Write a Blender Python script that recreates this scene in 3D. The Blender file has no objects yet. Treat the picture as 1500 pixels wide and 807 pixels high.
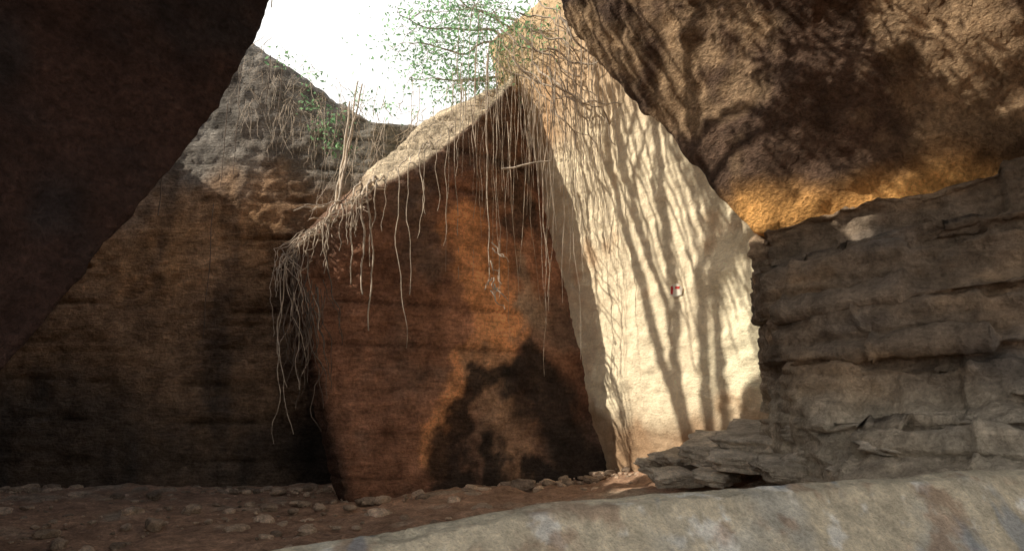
import bpy, math, random
import numpy as np
from mathutils import Vector
random.seed(7); np.random.seed(7)
scene=bpy.context.scene
scene.view_settings.view_transform='Standard'
scene.view_settings.look='None'
scene.view_settings.exposure=0

# ---------------------------------------------------------------- noise
def _h(i,j,k,s):
    n=(i.astype(np.int64)*374761393+j.astype(np.int64)*668265263+k.astype(np.int64)*2147483647//7+s*144665)&0x7fffffff
    n=(n^(n>>13))*1274126177&0x7fffffff
    n=(n^(n>>16))*668265263&0x7fffffff
    return ((n>>7)&0xffff)/32767.5-1.0
def vn(P,s=0):
    F=np.floor(P); T=P-F; T=T*T*(3-2*T)
    i,j,k=F[...,0],F[...,1],F[...,2]
    x,y,z=T[...,0],T[...,1],T[...,2]
    r=0
    for a in (0,1):
        for b in (0,1):
            for c in (0,1):
                w=(x if a else 1-x)*(y if b else 1-y)*(z if c else 1-z)
                r=r+w*_h(i+a,j+b,k+c,s)
    return r
def fbm(P,sc=1.0,o=4,s=0,g=0.5):
    P=np.asarray(P,float)*np.asarray(sc,float)+17.3
    r=0;a=1
    for q in range(o):
        r=r+a*vn(P,s+q*11); P=P*2.03+5.1; a*=g
    return r
def sstep(x,a,b):
    t=np.clip((x-a)/(b-a),0,1); return t*t*(3-2*t)

# ---------------------------------------------------------------- mesh builders
def resample(ctrl,res,axis,cap=60):
    C=np.moveaxis(ctrl,axis,0); out=[]
    for i in range(len(C)-1):
        L=np.linalg.norm(C[i+1]-C[i],axis=-1).mean()
        n=int(max(1,min(cap,round(L/res))))
        for t in range(n):
            w=t/n; out.append(C[i]*(1-w)+C[i+1]*w)
    out.append(C[-1])
    return np.moveaxis(np.array(out),0,axis)
def grid_normals(G):
    du=np.gradient(G,axis=1); dv=np.gradient(G,axis=0)
    n=np.cross(du,dv); l=np.linalg.norm(n,axis=-1,keepdims=True); l[l<1e-9]=1
    return n/l
def smooth_grid(G,it):
    for _ in range(it):
        H=G.copy()
        H[1:-1]=(G[:-2]+2*G[1:-1]+G[2:])/4
        G=H.copy()
        H[:,1:-1]=(G[:,:-2]+2*G[:,1:-1]+G[:,2:])/4
        G=H
    return G
def mesh_from_grid(name,G,col,mat):
    m,n=G.shape[:2]
    me=bpy.data.meshes.new(name)
    idx=np.arange(m*n).reshape(m,n)
    q=np.stack([idx[:-1,:-1],idx[:-1,1:],idx[1:,1:],idx[1:,:-1]],-1).reshape(-1,4)
    me.vertices.add(m*n); me.vertices.foreach_set('co',G.reshape(-1))
    me.loops.add(q.size); me.loops.foreach_set('vertex_index',q.reshape(-1).astype(np.int32))
    me.polygons.add(len(q)); me.polygons.foreach_set('loop_start',np.arange(0,q.size,4,dtype=np.int32))
    me.polygons.foreach_set('use_smooth',np.ones(len(q),bool))
    me.update(calc_edges=True)
    if col is not None:
        a=me.color_attributes.new('Col','FLOAT_COLOR','POINT')
        c=np.ones((m*n,4)); c[:,:3]=np.clip(col.reshape(-1,3),0.002,0.9)
        a.data.foreach_set('color',c.reshape(-1))
    me.materials.append(mat)
    o=bpy.data.objects.new(name,me); scene.collection.objects.link(o)
    return o
def rock_sheet(name,ctrl,res,disp,colf,mat,smooth=2,flip=1,nsm=0):
    G=np.array(ctrl,float)
    G=resample(G,res,0); G=resample(G,res,1,cap=160)
    G=smooth_grid(G,smooth)
    N=grid_normals(smooth_grid(G,nsm) if nsm else G)*flip
    G=G+N*disp(G)[...,None]
    return mesh_from_grid(name,G,colf(G),mat),G
def cuts(P,s,step=0.62,tilt=0.05):
    w=P[...,2]/step+0.10*fbm(P,0.5,2,s+5)+P[...,0]*tilt
    k=np.clip(0.45+1.0*fbm(P,0.7,2,s+9),0,1)
    g=np.exp(-((np.abs((w%1.0)-0.5))/0.035)**2)
    return g*k
def std_disp(A=0.16,B=0.06,C=0.02,strata=0.0,s=0):
    def f(P):
        d=A*fbm(P,0.55,3,s)+B*fbm(P,2.2,3,s+3)+C*fbm(P,(9,9,14),3,s+7)
        if strata:
            d=d-strata*cuts(P,s)-strata*0.5*cuts(P,s+30,0.23,0.02)
        return d
    return f
def C3(c): return np.array(c,float)
def mix(a,b,w): 
    w=np.asarray(w)[...,None]; return a*(1-w)+b*w
def basecol(P,c,var=0.35,s=0):
    v=1+var*fbm(P,(0.8,0.8,0.5),4,s)
    return C3(c)[None,None,:]*np.clip(v,0.25,2)[...,None]

# ---------------------------------------------------------------- materials
def rock_mat(name,bump=1.0,chisel=(3,3,26),rot=(0.15,0.12,0.3),rough=0.92,grain=0.5,cw=0.35,sc=1.0):
    m=bpy.data.materials.new(name); m.use_nodes=True
    nt=m.node_tree; N=nt.nodes; L=nt.links; N.clear()
    out=N.new('ShaderNodeOutputMaterial'); b=N.new('ShaderNodeBsdfPrincipled')
    b.inputs['Roughness'].default_value=rough
    b.inputs['Specular IOR Level'].default_value=0.15
    L.new(b.outputs[0],out.inputs[0])
    tc=N.new('ShaderNodeTexCoord')
    at=N.new('ShaderNodeAttribute'); at.attribute_name='Col'
    def noise(s_,det=6,rg=0.6,vec=None,dist=0):
        n=N.new('ShaderNodeTexNoise'); n.inputs['Scale'].default_value=s_
        n.inputs['Detail'].default_value=det; n.inputs['Roughness'].default_value=rg; n.inputs['Distortion'].default_value=dist
        L.new(vec or tc.outputs['Object'],n.inputs['Vector']); return n
    mp=N.new('ShaderNodeMapping'); mp.inputs['Rotation'].default_value=rot
    mp.inputs['Scale'].default_value=[q*sc for q in chisel]; L.new(tc.outputs['Object'],mp.inputs['Vector'])
    n1=noise(3.0*sc,5,0.65); n2=noise(22*sc,5,0.74); n3=noise(1.0,3,0.6,mp.outputs[0],0.4)
    def mr(n,a,c,lo=0.3,hi=0.7):
        r=N.new('ShaderNodeMapRange'); r.inputs['From Min'].default_value=lo; r.inputs['From Max'].default_value=hi
        r.inputs['To Min'].default_value=a; r.inputs['To Max'].default_value=c
        L.new(n.outputs['Fac'],r.inputs['Value']); return r
    def mul(a,c):
        k=N.new('ShaderNodeMath'); k.operation='MULTIPLY'; L.new(a.outputs[0],k.inputs[0]); L.new(c.outputs[0],k.inputs[1]); return k
    f=mul(mul(mr(n1,1-grain*0.8,1+grain*0.8),mr(n2,1-grain*0.7,1+grain*0.7)),mr(n3,1-grain*cw,1+grain*cw))
    vm=N.new('ShaderNodeVectorMath'); vm.operation='SCALE'
    L.new(at.outputs['Color'],vm.inputs[0]); L.new(f.outputs[0],vm.inputs['Scale'])
    L.new(vm.outputs[0],b.inputs['Base Color'])
    def add(a,c,wa,wc):
        x=N.new('ShaderNodeMath'); x.operation='MULTIPLY'; x.inputs[1].default_value=wa; L.new(a,x.inputs[0])
        y=N.new('ShaderNodeMath'); y.operation='MULTIPLY_ADD'; y.inputs[1].default_value=wc; L.new(c,y.inputs[0]); L.new(x.outputs[0],y.inputs[2]); return y.outputs[0]
    h=add(n1.outputs['Fac'],n2.outputs['Fac'],0.5,0.5)
    h=add(h,n3.outputs['Fac'],1,cw)
    bp=N.new('ShaderNodeBump'); bp.inputs['Strength'].default_value=min(1,bump); bp.inputs['Distance'].default_value=0.09*bump/sc
    L.new(h,bp.inputs['Height']); L.new(bp.outputs[0],b.inputs['Normal'])
    return m
M_rock=rock_mat('quarried_sandstone',bump=1.2,chisel=(6,6,24),rot=(0.05,0.16,0.2),cw=0.42,grain=0.6)
M_lit=rock_mat('pale_sandstone',bump=0.7,grain=0.2,chisel=(6,6,20),rot=(0.2,0.2,0.2),cw=0.3)
M_dark=rock_mat('dark_rock',bump=1.2,chisel=(20,7,20),rot=(0.2,0.75,0.3),cw=0.6)
M_ledge=rock_mat('bedded_rock',bump=1.1,chisel=(6,6,20),rot=(0.1,-0.35,0.1),cw=0.35,sc=1.3)
M_dirt=rock_mat('dirt',bump=1.3,chisel=(9,9,9),sc=1.5)
M_slab=rock_mat('pale_stone_slab',bump=1.1,chisel=(9,5,5),grain=0.36,sc=2.6)
def simple_mat(name,col,var=0.4,scale=8,rough=0.85,trans=0.0):
    m=bpy.data.materials.new(name); m.use_nodes=True
    nt=m.node_tree; N=nt.nodes; L=nt.links; b=N['Principled BSDF']; out=N['Material Output']
    b.inputs['Roughness'].default_value=rough
    tc=N.new('ShaderNodeTexCoord'); n=N.new('ShaderNodeTexNoise'); n.inputs['Scale'].default_value=scale; n.inputs['Detail'].default_value=2
    L.new(tc.outputs['Object'],n.inputs['Vector'])
    r=N.new('ShaderNodeValToRGB'); r.color_ramp.elements[0].position=0.3; r.color_ramp.elements[1].position=0.7
    r.color_ramp.elements[0].color=[c*(1-var) for c in col]+[1]; r.color_ramp.elements[1].color=[min(1,c*(1+var)) for c in col]+[1]
    L.new(n.outputs['Fac'],r.inputs[0]); L.new(r.outputs[0],b.inputs['Base Color'])
    if trans:
        t=N.new('ShaderNodeBsdfTranslucent'); L.new(r.outputs[0],t.inputs[0])
        ms=N.new('ShaderNodeMixShader'); ms.inputs[0].default_value=trans
        L.new(b.outputs[0],ms.inputs[1]); L.new(t.outputs[0],ms.inputs[2]); L.new(ms.outputs[0],out.inputs[0])
    return m
M_root=simple_mat('root_bark',(0.52,0.43,0.33),0.4,9)
M_rootd=simple_mat('dark_root_bark',(0.16,0.12,0.09),0.5,9)
M_bark=simple_mat('tree_bark',(0.36,0.31,0.25),0.4,6)
M_leaf=simple_mat('leaf',(0.24,0.42,0.21),0.4,3,0.5,0.8)

# ---------------------------------------------------------------- cave floor
def floor_z(X,Y):
    b=np.interp(X,[-60,-10,-3,1,3,6.5,10,60],[0,0,0.02,0.27,0.72,1.02,1.1,1.3])
    return b*sstep(Y,2.0,7.0)
xs=np.concatenate([np.linspace(-200,-12,20),np.arange(-11.5,11.5,0.07),np.linspace(12,200,20)])
ys=np.concatenate([np.linspace(-200,-5,18),np.arange(-4.5,5,0.2),np.arange(5,15,0.06),np.linspace(15.5,200,18)])
X,Y=np.meshgrid(xs,ys)
G=np.stack([X,Y,floor_z(X,Y)],-1)
inside=((np.abs(X)<12)&(Y>-5)&(Y<15.5))
G[...,2]+=(0.06*fbm(G,0.7,3,1)+0.035*fbm(G,3,3,2)+0.025*fbm(G,9,2,4))*inside
c=basecol(G,(0.44,0.275,0.18),0.3,5)
c=mix(c,C3((0.50,0.38,0.27))*np.ones_like(c),sstep(fbm(G,1.3,4,9),0.25,0.8))
mesh_from_grid('ground',G,c,M_dirt)

# ---------------------------------------------------------------- back wall
bw=[]
for z,yo in ((-0.5,0.0),(2,0.05),(4.4,0.15),(6.0,0.22),(7.3,0.3),(7.42,0.5),(7.5,8),(8,30)):
    row=[]
    for x,y in ((-16,12.6),(-9.5,13.2),(-5,13.35),(-4.2,13.4),(-3.3,13.5),(-2.5,13.55),(0.5,14.3),(4,16),(16,18)):
        top=np.interp(x,[-9.5,-5,-4.2,-3.3,-2.5,0,4],[8.3,8.0,7.4,6.85,6.4,6.4,7.2])
        zz=z if z<=4.4 else 4.4+(z-4.4)*(top-4.4)/(7.4-4.4)
        row.append((x,y+yo,zz))
    bw.append(row)
def bw_col(P):
    x,z=P[...,0],P[...,2]
    n=fbm(P,1.1,4,21); one=np.ones(P.shape)
    c=basecol(P,(0.38,0.235,0.135),0.4,20)
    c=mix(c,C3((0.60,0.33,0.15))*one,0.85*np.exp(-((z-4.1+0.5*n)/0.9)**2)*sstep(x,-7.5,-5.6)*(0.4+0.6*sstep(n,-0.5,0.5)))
    c=mix(c,C3((0.30,0.29,0.26))*(1+0.35*fbm(P,2.5,3,22))[...,None],0.85*sstep(z+0.6*n,4.3,5.5))  # glare washing out the upper wall, painted in as a grey tint
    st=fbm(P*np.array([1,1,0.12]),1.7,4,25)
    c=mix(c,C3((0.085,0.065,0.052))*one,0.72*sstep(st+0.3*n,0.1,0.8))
    c=mix(c,C3((0.09,0.078,0.066))*one,0.75*sstep(-z+0.6*n,-2.6,-0.6))  # shade towards the wall foot, put into the colour
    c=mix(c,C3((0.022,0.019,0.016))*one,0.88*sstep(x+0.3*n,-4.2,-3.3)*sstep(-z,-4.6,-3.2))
    return c*(1-0.5*cuts(P,40))[...,None]
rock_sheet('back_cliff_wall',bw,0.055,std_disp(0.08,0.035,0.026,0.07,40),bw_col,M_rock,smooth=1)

sw=[[(-9.2,14,z),(-8.8,11.5,z),(-8.6,9,z),(-9.5,6,z),(-10,2,z),(-10,-1,z)] for z in (-0.5,3,6,7.9)]
sw.append([(-25,14,8.2),(-25,11.5,8.2),(-25,9,8.2),(-25,6,8.2),(-25,2,8.2),(-25,-1,8.2)])
rock_sheet('side_cliff_wall',sw,0.18,std_disp(0.2,0.08,0.02,0.05,50),lambda P:basecol(P,(0.24,0.155,0.10),0.4,51),M_rock)

# ---------------------------------------------------------------- central buttress
st=[((-2.75,13.6),(-3.35,13.4,3.3)),
    ((-2.50,11.75),(-3.38,11.75,3.35)),
    ((-2.30,11.35),(-3.12,11.40,3.62)),
    ((-2.0,11.45),(-2.25,11.55,4.30)),
    ((-1.2,11.65),(-1.45,11.9,4.95)),
    ((-0.4,11.95),(-0.60,12.4,5.75)),
    ((0.5,12.2),(-0.05,13.2,6.7)),
    ((1.55,12.5),(0.02,13.75,7.2)),
    ((1.9,12.9),(0.3,14.1,7.3))]
rows=[]
for t in (-0.12,0.0,0.25,0.5,0.75,0.93,1.0):
    rows.append([(b[0]+(tp[0]-b[0])*t,b[1]+(tp[1]-b[1])*t,0.1+(tp[2]-0.1)*t) for (b,tp) in st])
sl_=[0.2,0.22,0.35,0.6,0.85,0.7,0.3,0.2,0.2]
rows.append([(tp[0]+0.05,tp[1]+0.55,tp[2]+k) for k,(b,tp) in zip(sl_,st)])
rows.append([(tp[0]+0.25,tp[1]+1.2,tp[2]+k*1.5) for k,(b,tp) in zip(sl_,st)])
rows.append([(tp[0]+0.6,tp[1]+2.6,tp[2]+k*1.3) for k,(b,tp) in zip(sl_,st)])
def seg_dist(P,pts):
    best=np.full(P.shape[:-1],9.0)
    for (a,b) in zip(pts[:-1],pts[1:]):
        ax,az,ar=a; bx,bz,br=b
        dx,dz=bx-ax,bz-az; L=dx*dx+dz*dz
        t=np.clip(((P[...,0]-ax)*dx+(P[...,2]-az)*dz)/L,0,1)
        d=np.hypot(P[...,0]-(ax+t*dx),P[...,2]-(az+t*dz))/(ar+(br-ar)*t)
        best=np.minimum(best,d)
    return best
def cb_col(P):
    x,y,z=P[...,0],P[...,1],P[...,2]
    Q=P.copy(); Q[...,0]+=0.24*fbm(P,1.8,5,60,.6); Q[...,2]+=0.24*fbm(P,1.5,5,61,.6)
    n=fbm(P,1.0,4,62)
    one=np.ones(P.shape)
    c=basecol(P,(0.37,0.18,0.105),0.35,63)
    c=mix(c,C3((0.24,0.155,0.11))*one,sstep(n,0.0,0.8)*0.8)
    d=seg_dist(Q,[(-0.75,4.3,0.22),(-0.55,3.7,0.45),(-0.30,3.0,0.36),(-0.30,2.3,0.30),(-0.70,1.6,0.28),(-1.1,0.8,0.25)])
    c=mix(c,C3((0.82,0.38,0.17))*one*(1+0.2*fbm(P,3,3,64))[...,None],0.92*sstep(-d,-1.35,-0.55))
    d=seg_dist(Q,[(-0.3,2.2,0.2),(-0.1,1.2,0.3),(0.0,0.3,0.3)])
    c=mix(c,C3((0.50,0.30,0.18))*one,0.7*sstep(-d,-1.6,-0.4))
    d=seg_dist(Q,[(0.28,3.9,0.12),(0.25,2.6,0.22)])
    c=mix(c,C3((0.50,0.36,0.25))*one,0.6*sstep(-d,-1.6,-0.5))
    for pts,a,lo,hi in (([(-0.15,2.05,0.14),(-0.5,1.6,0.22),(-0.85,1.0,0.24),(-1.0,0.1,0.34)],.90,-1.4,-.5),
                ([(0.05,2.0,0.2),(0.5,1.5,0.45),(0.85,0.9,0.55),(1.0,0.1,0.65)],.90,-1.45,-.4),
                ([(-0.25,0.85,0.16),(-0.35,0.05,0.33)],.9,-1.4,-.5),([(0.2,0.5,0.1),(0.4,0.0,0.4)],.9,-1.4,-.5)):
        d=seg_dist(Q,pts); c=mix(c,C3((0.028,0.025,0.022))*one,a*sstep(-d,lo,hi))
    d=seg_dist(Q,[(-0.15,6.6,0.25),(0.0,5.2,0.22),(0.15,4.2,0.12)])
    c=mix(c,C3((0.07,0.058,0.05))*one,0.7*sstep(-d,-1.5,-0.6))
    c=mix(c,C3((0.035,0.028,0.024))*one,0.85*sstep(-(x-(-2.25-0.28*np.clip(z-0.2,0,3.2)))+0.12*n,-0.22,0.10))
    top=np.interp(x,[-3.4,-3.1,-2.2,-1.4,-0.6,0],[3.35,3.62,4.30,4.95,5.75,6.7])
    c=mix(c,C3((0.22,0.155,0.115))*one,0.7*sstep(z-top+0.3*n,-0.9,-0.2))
    c=mix(c,C3((0.82,0.68,0.48))*one,0.9*sstep(z-top+0.08*n,0.0,0.12)*sstep(x,-2.6,-2.0))  # sunlight on the top slope, painted in as a paler tone
    return c*(1-0.45*cuts(P,70))[...,None]
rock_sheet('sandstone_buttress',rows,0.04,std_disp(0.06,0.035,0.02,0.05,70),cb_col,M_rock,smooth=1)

# ---------------------------------------------------------------- sunlit wall
lw=[]
d_h=np.array([0.48,-0.877,0.0])
for t in (-0.1,0,0.2,0.4,0.6,0.8,1.0,1.12):
    base=np.array([1.5,12.45,0.4]); topp=np.array([-0.02,13.95,7.3])
    p0=base+(topp-base)*t
    lw.append([tuple(p0-d_h*0.5)]+[tuple(p0+d_h*s) for s in (0.0,1.2,2.4,3.6,4.8)])
lw.append([tuple(np.array(p)+np.array([1.5,1.0,0.3])) for p in lw[-1]])
def lw_col(P):
    x,y,z=P[...,0],P[...,1],P[...,2]
    one=np.ones(P.shape); n=fbm(P,1.3,4,80)
    c=basecol(P,(0.90,0.76,0.53),0.05,81)
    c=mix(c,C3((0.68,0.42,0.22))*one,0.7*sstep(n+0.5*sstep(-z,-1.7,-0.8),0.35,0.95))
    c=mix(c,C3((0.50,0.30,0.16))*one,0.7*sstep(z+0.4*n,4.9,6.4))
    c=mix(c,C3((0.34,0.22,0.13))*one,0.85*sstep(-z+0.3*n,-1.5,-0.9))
    return c
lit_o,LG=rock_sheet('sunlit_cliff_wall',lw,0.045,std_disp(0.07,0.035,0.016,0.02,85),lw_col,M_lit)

# ---------------------------------------------------------------- right overhang
E=[(.5,10.8,7.6),(.75,10.4,6.6),(1.6,9.9,5.2),(2.15,9.4,4.3),(2.72,8.75,3.3),(3.9,8.2,3.3),(5.2,7.6,3.4),(9.5,6,3.6)]
T=[(1.2,9.8,8.2),(1.5,9.3,7.8),(2.3,8.4,7.2),(2.8,7.9,7.0),(3.3,7.4,6.8),(4.0,6.75,6.6),(4.9,6.1,6.4),(10,4.5,6.4)]
B=[(p[0]+2.3,p[1]+0.8,p[2]+0.9) for p in E]
K=[(p[0]+3,p[1]+2.5,p[2]+1.2) for p in T]
def oh_disp(P):
    g=(P[...,0]*1.1+P[...,2]*0.8)*5.0+0.7*fbm(P,0.8,2,97)
    gr=(np.abs((g%1)-0.5)*2)**2
    return 0.17*fbm(P,0.5,2,90)+0.075*fbm(P,(1.8,1.8,2.2),2,91)+0.07*gr*np.clip(0.55+fbm(P,0.7,2,98),0,1)+0.034*fbm(P,(7,7,7),3,93)
def oh_col(P):
    one=np.ones(P.shape); n=fbm(P,0.9,4,94)
    c=basecol(P,(0.10,0.062,0.042),0.3,95)
    c=mix(c,C3((0.46,0.31,0.18))*one,0.75*sstep(n+0.25*fbm(P,5,3,99),-0.05,0.65))
    c=mix(c,C3((0.88,0.46,0.15))*one,0.94*sstep(-P[...,2]+0.25*n,-3.98,-3.5))  # orange glow of bounced light painted along the lower edge
    return c
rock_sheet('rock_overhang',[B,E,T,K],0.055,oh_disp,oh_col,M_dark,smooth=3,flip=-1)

# ---------------------------------------------------------------- bedded ledges on the right
path=[((3.6,10.4),(-0.25,-0.1),3.15),((2.72,8.8),(-0.12,-0.25),3.2),((2.5,8.0),(0.02,-0.95),3.25),((3.35,7.3),(-0.30,-0.95),3.42),((4.34,6.6),(-0.42,-0.9),3.57),((6.5,5.1),(-0.5,-0.87),3.9),((10,3.0),(-0.5,-0.87),4.3)]
prof=[(1.0,0.0)]; beds=[]
h=1.0;o=0.0
for dr,dc,run in ((.14,.05,.26),(.11,.05,.34),(.08,.04,.28),(.09,.08,.50),(.06,.07,.50),(.045,.06,.50),(.04,.05,.4)):
    h-=dr; prof.append((h,o+.02)); h-=dc; o+=run; prof.append((h,o)); beds.append(h)
    h-=.014; prof.append((h,o-.15)); h-=.022; prof.append((h,o-.13)); h-=.01; prof.append((h,o))
prof.append((-0.25,o+.1))
rows=[[(p[0]+1.2,p[1]+2.0,zt+0.15) for p,d,zt in path]]
for h,o in prof:
    rows.append([(p[0]+d[0]*o,p[1]+d[1]*o,0.75+(zt-0.75)*h) for p,d,zt in path])
beds=np.array(beds)
def lg_disp(P):
    zt=3.25+(P[...,0]-2.5)*0.174
    hh=(P[...,2]-0.75)/(zt-0.75)
    bi=np.searchsorted(-beds,-hh).astype(float)
    s=(P[...,0]*0.75-P[...,1]*0.65)
    q=s*(0.85+0.14*bi)+_h(bi,bi*0,bi*0,3)*2+0.18*fbm(P,1.5,2,108)
    f0=np.floor(q); fr=q-f0
    a=_h(bi,f0,bi*0,5); b=_h(bi,f0+1,bi*0,5)
    blk=a+(b-a)*sstep(fr,0.90,1.0)
    joint=np.exp(-((fr-0.95)/0.025)**2)
    fine=P[...,2]*8-P[...,0]*0.8+0.6*fbm(P,1.0,2,109)
    return 0.13*blk-0.06*joint+0.02*fbm(P,(0.8,0.8,1.2),2,100)+0.022*(np.abs((fine%1)-0.5)*2)**2+0.045*fbm(P,(2.6,2.6,3.4),3,102)+0.03*fbm(P,(9,9,11),3,104)
def lg_col(P):
    one=np.ones(P.shape); n=fbm(P,(1,1,1.6),4,105)
    c=basecol(P,(0.23,0.175,0.125),0.35,106)
    c=mix(c,C3((0.44,0.30,0.18))*one,0.8*sstep(n,0.05,0.8))
    c=mix(c,C3((0.13,0.13,0.13))*one,0.55*sstep(-n,0.25,0.9))
    c=mix(c,C3((0.54,0.47,0.36))*one,0.65*sstep(-P[...,2],-1.9,-1.3))
    return c
rock_sheet('bedded_rock_ledges',rows,0.028,lg_disp,lg_col,M_ledge,smooth=0,flip=1,nsm=8)

# ---------------------------------------------------------------- left leaning rock
lv=[(-0.4,(-5.0,1.2),(-3.6,4.1),(-6.5,7.5),-0.4),
    (1.65,(-5.2,1.6),(-3.16,5.0),(-6.5,8.0),1.65),
    (3.56,(-5.2,1.8),(-2.68,6.5),(-6.5,8.4),3.6),
    (4.82,(-5.2,1.8),(-2.29,7.0),(-6.2,8.5),5.2),
    (5.5,(-5.0,1.8),(-2.12,7.1),(-6.0,8.5),6.2),
    (7.2,(-5.0,1.6),(-1.9,7.25),(-5.5,8.5),7.6),
    (7.6,(-7,1.6),(-4,7),(-9,8.0),7.8)]
rows=[[(n[0]-2,n[1]-4,z),(n[0],n[1],z),((n[0]+e[0])/2,(n[1]+e[1])/2,z),(e[0],e[1],z),(e[0]-0.6,e[1]+0.55,z),(b[0],b[1],zb),(b[0]-2.5,b[1]-0.5,zb)] for z,n,e,b,zb in lv]
def lm_col(P):
    one=np.ones(P.shape); n=fbm(P,1.0,4,110)
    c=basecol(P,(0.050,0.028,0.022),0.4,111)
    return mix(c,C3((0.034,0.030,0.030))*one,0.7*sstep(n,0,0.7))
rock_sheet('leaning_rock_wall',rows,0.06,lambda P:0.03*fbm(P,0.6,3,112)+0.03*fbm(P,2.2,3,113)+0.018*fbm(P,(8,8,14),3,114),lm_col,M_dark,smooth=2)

# ---------------------------------------------------------------- unseen roof added over the viewer to darken the cave and block sun
rx=(-11,-6,-2,2,6,12)
rf=[[(x,y,5.3+0.04*abs(x)+(0.5 if y>3 else 0)) for x in rx] for y in (1.2,2.4,3.2,5.6)]
rf+=[[(x,5.95,7.5) for x in rx],[(x,5.8,9.0) for x in rx],[(x,5.2,10.4) for x in rx],[(x,1.2,10.4) for x in rx]]
rock_sheet('unseen_shade_roof',rf,0.25,std_disp(0.2,0.1,0.03,0,120),lambda P:basecol(P,(0.12,0.08,0.06),0.4,121),M_dark)

# ---------------------------------------------------------------- foreground stone slab (low rough-cut block)
fe=[(-1.9,2.2,.84),(-1.3,2.75,.92),(-.84,3.2,1.0),(.15,3.7,1.09),(1.5,4.25,1.12),(2.93,4.72,1.15),(5.5,5.4,1.2),(8.5,6.1,1.25)]
nx,ny=0.36,-0.93
rows=[[(p[0]+nx*1.0,p[1]+ny*1.0,-0.4) for p in fe],[(p[0]+nx*.85,p[1]+ny*.85,p[2]-0.75) for p in fe],[(p[0]+nx*.12,p[1]+ny*.12,p[2]-.02) for p in fe],fe,
      [(p[0]-0.05,p[1]+0.10,p[2]-0.03) for p in fe],[(p[0]-0.1,p[1]+0.2,-0.4) for p in fe]]
def sl_col(P):
    one=np.ones(P.shape); n=fbm(P,2.2,5,130)
    c=basecol(P,(0.66,0.57,0.41),0.12,131)
    c=mix(c,C3((0.50,0.49,0.43))*one,0.65*sstep(n,0.0,0.7))
    c=mix(c,C3((0.88,0.84,0.74))*one,0.85*sstep(fbm(P,(5,5,5),5,133,.6),0.4,0.72))
    c=mix(c,C3((0.40,0.27,0.18))*one,0.7*sstep(fbm(P,4.0,5,134,.6),0.35,0.85))
    c=mix(c,C3((0.28,0.32,0.36))*one,0.6*sstep(fbm(P,(7,2,2),4,138),0.55,0.9))
    return c
rock_sheet('stone_slab',rows,0.014,lambda P:0.010*fbm(P,1.1,3,135)+0.008*fbm(P,6,4,136)+0.03*np.minimum(0,fbm(P,4.5,4,137,.6)+0.45),sl_col,M_slab,smooth=1,nsm=3)

# ---------------------------------------------------------------- boulders and rubble
import bmesh
def rock_geo(loc,scale,rotz,seed,sub=4,tilt=0.0,blocky=0.6):
    bm=bmesh.new(); bmesh.ops.create_icosphere(bm,subdivisions=sub,radius=1)
    V=np.array([v.co[:] for v in bm.verts]); F=np.array([[v.index for v in f.verts] for f in bm.faces]); bm.free()
    m=np.abs(V).max(1,keepdims=True); V=V*(1-blocky)+V/m*blocky*0.85
    V=V*(1+0.22*fbm(V+seed*3.7,1.3,3,seed)[:,None]+0.06*fbm(V+seed,(4,4,9),3,seed+2)[:,None])
    V=V*np.array(scale)
    cz,sz=math.cos(rotz),math.sin(rotz); ct,s_t=math.cos(tilt),math.sin(tilt)
    R=np.array([[cz,-sz,0],[sz,cz,0],[0,0,1]])@np.array([[1,0,0],[0,ct,-s_t],[0,s_t,ct]])
    return V@R.T+np.array(loc),F
def tri_obj(name,V,F,col,mat,smooth=True):
    me=bpy.data.meshes.new(name); me.from_pydata(V.tolist(),[],F.tolist())
    me.polygons.foreach_set('use_smooth',np.full(len(F),smooth)); 
    if col is not None:
        a=me.color_attributes.new('Col','FLOAT_COLOR','POINT'); c=np.ones((len(V),4)); c[:,:3]=np.clip(col,0,0.9); a.data.foreach_set('color',c.reshape(-1))
    me.materials.append(mat); o=bpy.data.objects.new(name,me); scene.collection.objects.link(o); return o
bl=[((2.1,9.6,.76),(.45,.35,.11),0.3,1,.15),((2.45,9.0,.94),(.65,.45,.14),-.5,2,.2),((2.75,8.1,1.08),(.8,.5,.13),-.6,3,.2),((2.35,7.9,.92),(.5,.3,.10),-.2,4,.15),
    ((2.9,6.6,1.0),(.42,.2,.06),.1,5,.1),((3.6,6.0,1.12),(1.0,.35,.13),-.3,6,.2),((1.8,9.9,.68),(.35,.25,.09),.6,7,.2),((3.2,7.1,1.05),(.8,.45,.15),-.45,8,.2),((2.2,8.8,.84),(.3,.22,.09),.8,9,.2),
    ((3.9,6.2,1.35),(.9,.4,.14),-.6,10,.15),((4.6,5.5,1.5),(1.0,.4,.15),-.6,11,.15),((2.95,7.2,1.24),(.6,.4,.12),-.7,12,.15),((1.75,8.9,.66),(.28,.2,.08),.2,13,.2),((2.0,8.1,.74),(.3,.2,.07),1.0,14,.1),((2.5,7.2,.92),(.4,.25,.09),.1,15,.2)]
for i,(l,s,r,sd,ti) in enumerate(bl):
    V,F=rock_geo(l,s,r,sd,5,ti,0.8)
    n=fbm(V,2.0,4,140)
    c=C3((0.56,0.47,0.36))*(1+0.3*n)[:,None]
    tri_obj('rock_boulder' if i==0 else 'rock_boulder.%03d'%i,V,F,c,M_ledge)
VV=[];FF=[];CC=[];off=0
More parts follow.
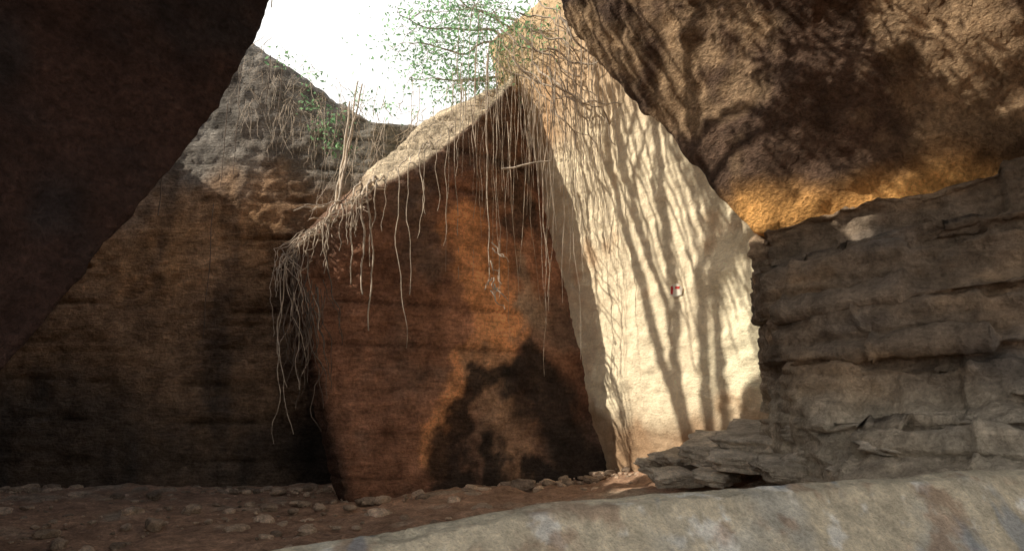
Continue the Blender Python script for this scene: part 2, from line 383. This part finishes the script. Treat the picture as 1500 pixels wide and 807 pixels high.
for i in range(2200):
    x=random.uniform(-8.5,6.5); y=random.uniform(5.5,13.0)
    if random.random()<0.35: y=random.uniform(11.0,12.6) if x>-2.4 else random.uniform(12.6,13.2)
    s=0.012+0.09*random.random()**6+0.018*random.random()
    if random.random()<0.02: s*=1.7
    z=float(floor_z(np.array(x),np.array(y)))
    V,F=rock_geo((x,y,z+s*0.25),(s*random.uniform(1,1.7),s*random.uniform(.8,1.2),s*random.uniform(.4,.8)),random.uniform(0,3),i%50+200,3 if s>0.07 else 2 if s>0.04 else 1,random.uniform(-.4,.4),0.4)
    VV.append(V);FF.append(F+off);off+=len(V)
    k=random.uniform(0.6,1.6); CC.append(np.tile(C3((0.47,0.35,0.25))*k,(len(V),1)))
tri_obj('rubble',np.vstack(VV),np.vstack(FF),np.vstack(CC),M_dirt,False)

# ---------------------------------------------------------------- roots, vines, branches
def wander(a,b,n=14,w=0.06,seed=None,sag=0.0):
    a=np.array(a,float);b=np.array(b,float); r=np.random.RandomState(seed if seed is not None else random.randint(0,99999))
    L=np.linalg.norm(b-a); k1=r.uniform(.6,1.8);k2=r.uniform(2.5,5)
    ph=r.uniform(0,6.28,6); d=(b-a)/max(L,1e-6)
    u=np.cross(d,[0.3,0.9,0.2]); u/=np.linalg.norm(u); v=np.cross(d,u)
    pts=[]
    for i in range(n+1):
        t=i/n; e=min(1,t*3)
        p=a+(b-a)*t
        p=p+u*w*L*e*(math.sin(k1*6.28*t+ph[0])*0.6+math.sin(k2*6.28*t+ph[1])*0.2)+v*w*L*e*(math.sin(k1*5*t+ph[2])*0.6+math.sin(k2*5*t+ph[3])*0.2)
        p=p+r.normal(0,0.004,3)*L*0.4
        p[2]-=sag*math.sin(math.pi*t)
        pts.append(p)
    return pts
def curves(name,spl,mat):
    cu=bpy.data.curves.new(name,'CURVE'); cu.dimensions='3D'; cu.bevel_depth=1.0; cu.bevel_resolution=1; cu.resolution_u=2
    for pts,r0,r1 in spl:
        s=cu.splines.new('POLY'); s.points.add(len(pts)-1); n=len(pts)-1
        for i,p in enumerate(pts):
            s.points[i].co=(p[0],p[1],p[2],1); s.points[i].radius=r0+(r1-r0)*(i/n)+random.uniform(-.12,.12)*r0*0.6
        s.use_smooth=True
    o=bpy.data.objects.new(name,cu); scene.collection.objects.link(o); cu.materials.append(mat); return o
R=random.uniform
sp=[]
for i in range(105):
    x=R(-0.95,1.3); y=12.9-0.9*max(0,x)-R(0.0,0.9); z=R(5.7,7.7); L=R(0.6,2.6) if random.random()<0.55 else R(2.4,4.3)
    sp.append((wander((x,y,z),(x+R(-.2,.25),y-R(0,.15),z-L),16,R(.006,.022)),R(.003,.009),.002))
for i in range(16):
    x=R(0.5,1.5); y=11.9-0.9*x-R(0,.5)+.4; z=R(5.8,7.4); L=R(1.0,2.6)
    sp.append((wander((x,y,z),(x+R(-.15,.2),y-R(0,.1),z-L),16,R(.006,.02)),R(.004,.008),.002))
for i in range(18):
    x=R(-0.2,1.4); y=12.6-0.8*max(0,x); z=R(6.0,7.5)
    sp.append((wander((x-R(.3,.8),y,z+R(0,.4)),(x+R(.2,.9),y-.2,z-R(.3,1.4)),16,.10),R(.010,.024),.007))
sp.append((wander((-.16,11.7,4.85),(.58,11.6,4.95),8,.03),.016,.009))
sp.append((wander((-.37,11.75,6.7),(-.36,11.7,3.1),20,.008),.012,.007))
sp.append((wander((-.22,11.8,6.4),(-.2,11.75,2.9),20,.012),.008,.004))
for i in range(9): 
    z=R(3.0,3.8); sp.append((wander((-.28+R(-.08,.08),11.7,z),(-.25+R(-.18,.2),11.68,z-R(.1,.35)),6,.15),.012,.006))
curves('hanging_roots',sp,M_root)
sp=[]
for i in range(3):
    x=R(-2.65,-2.4); sp.append((wander((x+R(-.1,.2),12.3+R(-.2,.2),6.2+R(-.2,.4)),(x+R(-.2,.1),11.75,4.0+R(-.1,.3)),22,.02),R(.006,.016),R(.02,.03)))
for i in range(36):
    x=R(-3.0,-1.0); z1=np.interp(x,[-3,-2.2,-1],[4.0,4.6,5.4]); sp.append((wander((x,12.6+R(-.3,.5),R(z1+.6,6.6)),(x+R(-.15,.15),12.0+R(-.3,.2),z1+R(-.2,.6)),16,.03),R(.002,.006),.002))
for i in range(15):
    a=(R(-2.9,-2.2),11.65+R(-.1,.2),R(3.85,4.35)); b=(a[0]+R(-.5,.4),11.4,a[2]-R(.1,.5)); sp.append((wander(a,b,12,.06),R(.01,.022),.008))
curves('aerial_root_bundle',sp,M_root)
sp=[]
for i in range(24):
    t=random.random(); x0=-3.05+0.9*t; z0=3.70+0.72*t
    a=(x0+R(0,.5),11.75,z0+.22); m=(x0,11.18,z0-.05); e=(x0+R(-.15,.12),11.1,z0-R(.2,.8))
    sp.append((wander(a,m,7,.08)+wander(m,e,10,.05)[1:],R(.006,.015),.004))
for x0,z0,L,r in ((-2.15,4.40,1.5,.020),(-2.08,4.45,2.05,.018),(-2.3,4.35,1.3,.016),(-1.95,4.5,1.2,.012),(-1.62,4.75,2.6,.009),(-1.5,4.8,1.9,.008),(-1.35,4.95,.9,.010),(-1.25,5.0,1.3,.007),(-2.6,4.1,.9,.015),(-1.8,4.6,.8,.006),(-1.1,5.1,1.0,.006),(-.9,5.3,1.7,.006),(-.75,5.4,.8,.006)):
    sp.append((wander((x0,11.9,z0+.35),(x0,11.25,z0),6,.05)+wander((x0,11.25,z0),(x0+R(-.1,.15),11.18,z0-L),18,.03)[1:],r,r*.5))
for i in range(20):
    x0=R(-3.32,-2.85); z0=R(3.35,3.75)
    a=(x0+.2,11.6,z0+.2); m=(x0-.06,11.2,z0-.15); e=(x0+R(-.1,.3),11.05,z0-(R(.4,1.3) if i>4 else R(1.9,2.8)))
    sp.append((wander(a,m,7,.1)+wander(m,e,18,.05)[1:],R(.005,.013),.004))
curves('draped_roots',sp,M_root)
sp=[]
for i in range(34):
    x0=R(-3.2,-2.6); z0=R(2.6,3.5); e=(x0+R(-.1,.35),11.15,z0-R(.4,1.7)); sp.append((wander((x0,11.15,z0),e,16,.07),R(.006,.014),.004))
for x,y,z,L in ((-4.75,12.9,6.3,1.4),(-3.05,6.9,4.4,1.3),(-4.55,12.9,7,1.9),(-3.9,13,7,1.6),(-4.1,13,7.2,1.2),(-4.9,12.9,4.6,2.2)):
    sp.append((wander((x,y,z),(x-.05,y,z-L),16,.015),.008,.005))
curves('dark_vines',sp,M_rootd)
sp=[]
for i in range(260):
    x=R(-4.7,-1.4); y=R(13.15,13.5); z=np.interp(x,[-4.2,-3.3,-2.5],[7.35,6.85,6.35])+R(-1.1,.2)
    sp.append((wander((x,y,z),(x+R(-.3,.35),y-R(-.05,.25),z+R(-1.0,.35)),8,.05),R(.003,.007),.002))
curves('dry_brush',sp,M_root)

# ---------------------------------------------------------------- trees on the rim
def leaves(centres,n,size,spread,flat=0.6):
    V=[];F=[]
    for k in range(n):
        c=centres[random.randrange(len(centres))]; p=np.array(c)+np.random.normal(0,spread,3)*np.array([1,1,flat])
        a=np.random.normal(0,1,3); a/=np.linalg.norm(a); b=np.cross(a,np.random.normal(0,1,3)); b/=np.linalg.norm(b)
        s=size*R(.6,1.4); i=len(V)
        V+= [p-a*s, p-b*s*.42+a*s*.1, p+a*s, p+b*s*.42+a*s*.1]; F.append((i,i+1,i+2,i+3))
    return np.array(V),F
def leaf_obj(name,cent,n,size,spread):
    V,F=leaves(cent,n,size,spread)
    me=bpy.data.meshes.new(name); me.from_pydata(V.tolist(),[],F); me.materials.append(M_leaf)
    l=bpy.data.objects.new(name,me); scene.collection.objects.link(l); return l
def tree(name,base,limbs,leafn,leafsize,spread,twigs=60,drop=0.0,lo=5):
    emp=bpy.data.objects.new(name,None); scene.collection.objects.link(emp)
    sp=[]; cent=[]
    for (fork,end,r) in limbs:
        tr=wander(base,fork,8,.04,seed=3); lb=wander(fork,end,16,.05)
        sp.append((tr,r*1.8,r*1.2)); sp.append((lb,r*1.2,r*.3))
        for q in range(twigs//len(limbs)):
            p=lb[random.randint(lo,16)]
            e=p+np.array([R(-.7,.7),R(-.7,.7),R(-.35,.5)-drop]); tw=wander(p,e,7,.1)
            sp.append((tw,r*.22,.005)); cent+= [tw[i] for i in (3,5,7)]
    o=curves('branches',sp,M_bark); o.parent=emp
    leaf_obj('foliage',cent,leafn,leafsize,spread).parent=emp
tree('banyan_tree',(0.6,15.2,6.6),[((0.3,14.8,8.2),(-1.9,13.2,8.0),.03),((0.3,14.8,8.2),(-1.7,12.8,7.2),.026),((0.3,14.8,8.0),(0.6,12.2,7.4),.026),((0.3,14.8,8.2),(-0.6,12.6,7.9),.026),((0.3,14.8,7.6),(-1.0,13.6,6.9),.022),((0.3,14.8,7.6),(-1.8,13.4,6.9),.022),((0.3,14.8,8.6),(-1.4,13.4,8.6),.026)],4600,.04,.34,170,.2)
leaf_obj('creeper',[(-3.2,13.1,5.9),(-3.0,13.1,6.1),(-3.4,13.1,6.4),(-2.9,13.1,5.6),(-3.9,13.2,7.2),(-2.6,13.2,6.5),(-3.4,13.2,6.9),(-2.2,13.3,6.4)],420,.04,.15)
tree('fig_tree',(-8.9,8.4,7.9),[((-7.5,8.1,10.6),(1.4,7.1,7.3),.07),((-7.5,8.1,10.6),(0.9,7.7,8.0),.07),((-7.5,8.1,10.6),(1.2,6.7,7.0),.07),((-7.5,8.1,10.8),(0.3,7.4,8.8),.06)],4000,.06,.12,150,.1,lo=11)
sp=[]
for i in range(78):
    y=R(8.0,11.6) if i<50 else R(8.1,10.0); z=R(8.6,11.0); x=R(-4.6,-3.4); L=min(R(0.9,3.2),z-6.95)
    sp.append((wander((x,y,z),(x+R(-.2,.2),y-L*R(.05,.38),z-L),14,R(.02,.06)),R(.014,.04),R(.008,.018)))
tr=wander((-4.3,10.5,10.4),(-4.3,9.75,7.0),18,.03); sp.append((tr,.10,.055))
for k in (4,6,8,9,11,13): sp.append((wander(tr[k],tr[k]+np.array([R(-.2,.2),R(-.9,.9),R(.6,1.4)]),8,.06),.045,.015))
# the limb of the fig tree that carries these aerial roots
for y0 in (8.6,9.8,11.0): sp.append((wander((-8.9,8.6,8.0),(-3.4,y0,10.2),16,.04),.12,.05))
curves('aerial_roots',sp,M_bark)

# ---------------------------------------------------------------- little painted mark on the wall
tgt=np.array([2.21,10.76,2.91]); D=np.linalg.norm(LG-tgt,axis=-1); i,j=np.unravel_index(D.argmin(),D.shape)
NN=grid_normals(LG)[i,j]; 
if NN[0]>0: NN=-NN
c0=LG[i,j]+NN*0.025; u=np.array([.48,-.877,0]); v=np.array([0,0,1.0])
def patch_obj(name,pts,col,off):
    me=bpy.data.meshes.new(name); me.from_pydata([tuple(c0+NN*off+u*a+v*b) for a,b in pts],[],[list(range(len(pts)))])
    me.materials.append(simple_mat(name+'_paint',col,0.08,20)); o=bpy.data.objects.new(name,me); scene.collection.objects.link(o); return o
root=bpy.data.objects.new('painted_wall_mark',None); scene.collection.objects.link(root)
for nm,pts,col,off in (('pale_ground',[(-.11,-.06),(-.02,-.09),(.13,-.07),(.15,.02),(.06,.09),(-.09,.08)],(.85,.77,.62),0),('red_stroke',[(-.09,-.04),(-.05,-.05),(-.035,.03),(-.05,.07),(-.085,.06)],(.6,.06,.05),.004),('red_bar',[(.0,.02),(.09,.01),(.10,.04),(.01,.055)],(.6,.06,.05),.004)):
    patch_obj(nm,pts,col,off).parent=root

# ---------------------------------------------------------------- light, sky, camera
w=bpy.data.worlds.new('World'); scene.world=w; w.use_nodes=True
nt=w.node_tree; bg=nt.nodes['Background']; sky=nt.nodes.new('ShaderNodeTexSky'); sky.sky_type='NISHITA'
sky.sun_disc=False; sky.sun_elevation=math.radians(37); sky.sun_rotation=math.radians(259); sky.dust_density=4; sky.air_density=1.0; sky.ozone_density=1
tc=nt.nodes.new('ShaderNodeTexCoord'); cl=nt.nodes.new('ShaderNodeTexNoise'); cl.inputs['Scale'].default_value=2.2; cl.inputs['Detail'].default_value=4
nt.links.new(tc.outputs['Generated'],cl.inputs['Vector'])
sx=nt.nodes.new('ShaderNodeSeparateXYZ'); nt.links.new(tc.outputs['Generated'],sx.inputs[0])
hz=nt.nodes.new('ShaderNodeMapRange'); hz.inputs['From Min'].default_value=.47; hz.inputs['From Max'].default_value=.74; hz.inputs['To Min'].default_value=.97; hz.inputs['To Max'].default_value=.05
nt.links.new(sx.outputs['Z'],hz.inputs['Value'])
mr=nt.nodes.new('ShaderNodeMapRange'); mr.inputs['From Min'].default_value=.3; mr.inputs['From Max'].default_value=.7; mr.inputs['To Min'].default_value=.85; mr.inputs['To Max'].default_value=1.0
nt.links.new(cl.outputs['Fac'],mr.inputs['Value'])
ml=nt.nodes.new('ShaderNodeMath'); ml.operation='MULTIPLY'; nt.links.new(hz.outputs[0],ml.inputs[0]); nt.links.new(mr.outputs[0],ml.inputs[1])
mx=nt.nodes.new('ShaderNodeMix'); mx.data_type='RGBA'; mx.inputs['B'].default_value=(10.2,10.0,9.6,1)
nt.links.new(ml.outputs[0],mx.inputs['Factor']); nt.links.new(sky.outputs[0],mx.inputs['A']); nt.links.new(mx.outputs['Result'],bg.inputs[0])
bg.inputs[1].default_value=0.15
sl=bpy.data.lights.new('sun','SUN'); sl.energy=5; sl.angle=math.radians(0.5); sl.color=(1,0.92,0.79)
so=bpy.data.objects.new('sun',sl); scene.collection.objects.link(so)
so.rotation_euler=Vector((0.8,0.15,-0.6)).to_track_quat('-Z','Y').to_euler()
cam=bpy.data.cameras.new('camera'); co=bpy.data.objects.new('camera',cam); scene.collection.objects.link(co)
co.location=(0,0,1.6); co.rotation_euler=(math.radians(98),0,0)
cam.sensor_width=36; cam.lens=28.25; cam.clip_end=1000; cam.clip_start=0.05
scene.camera=co
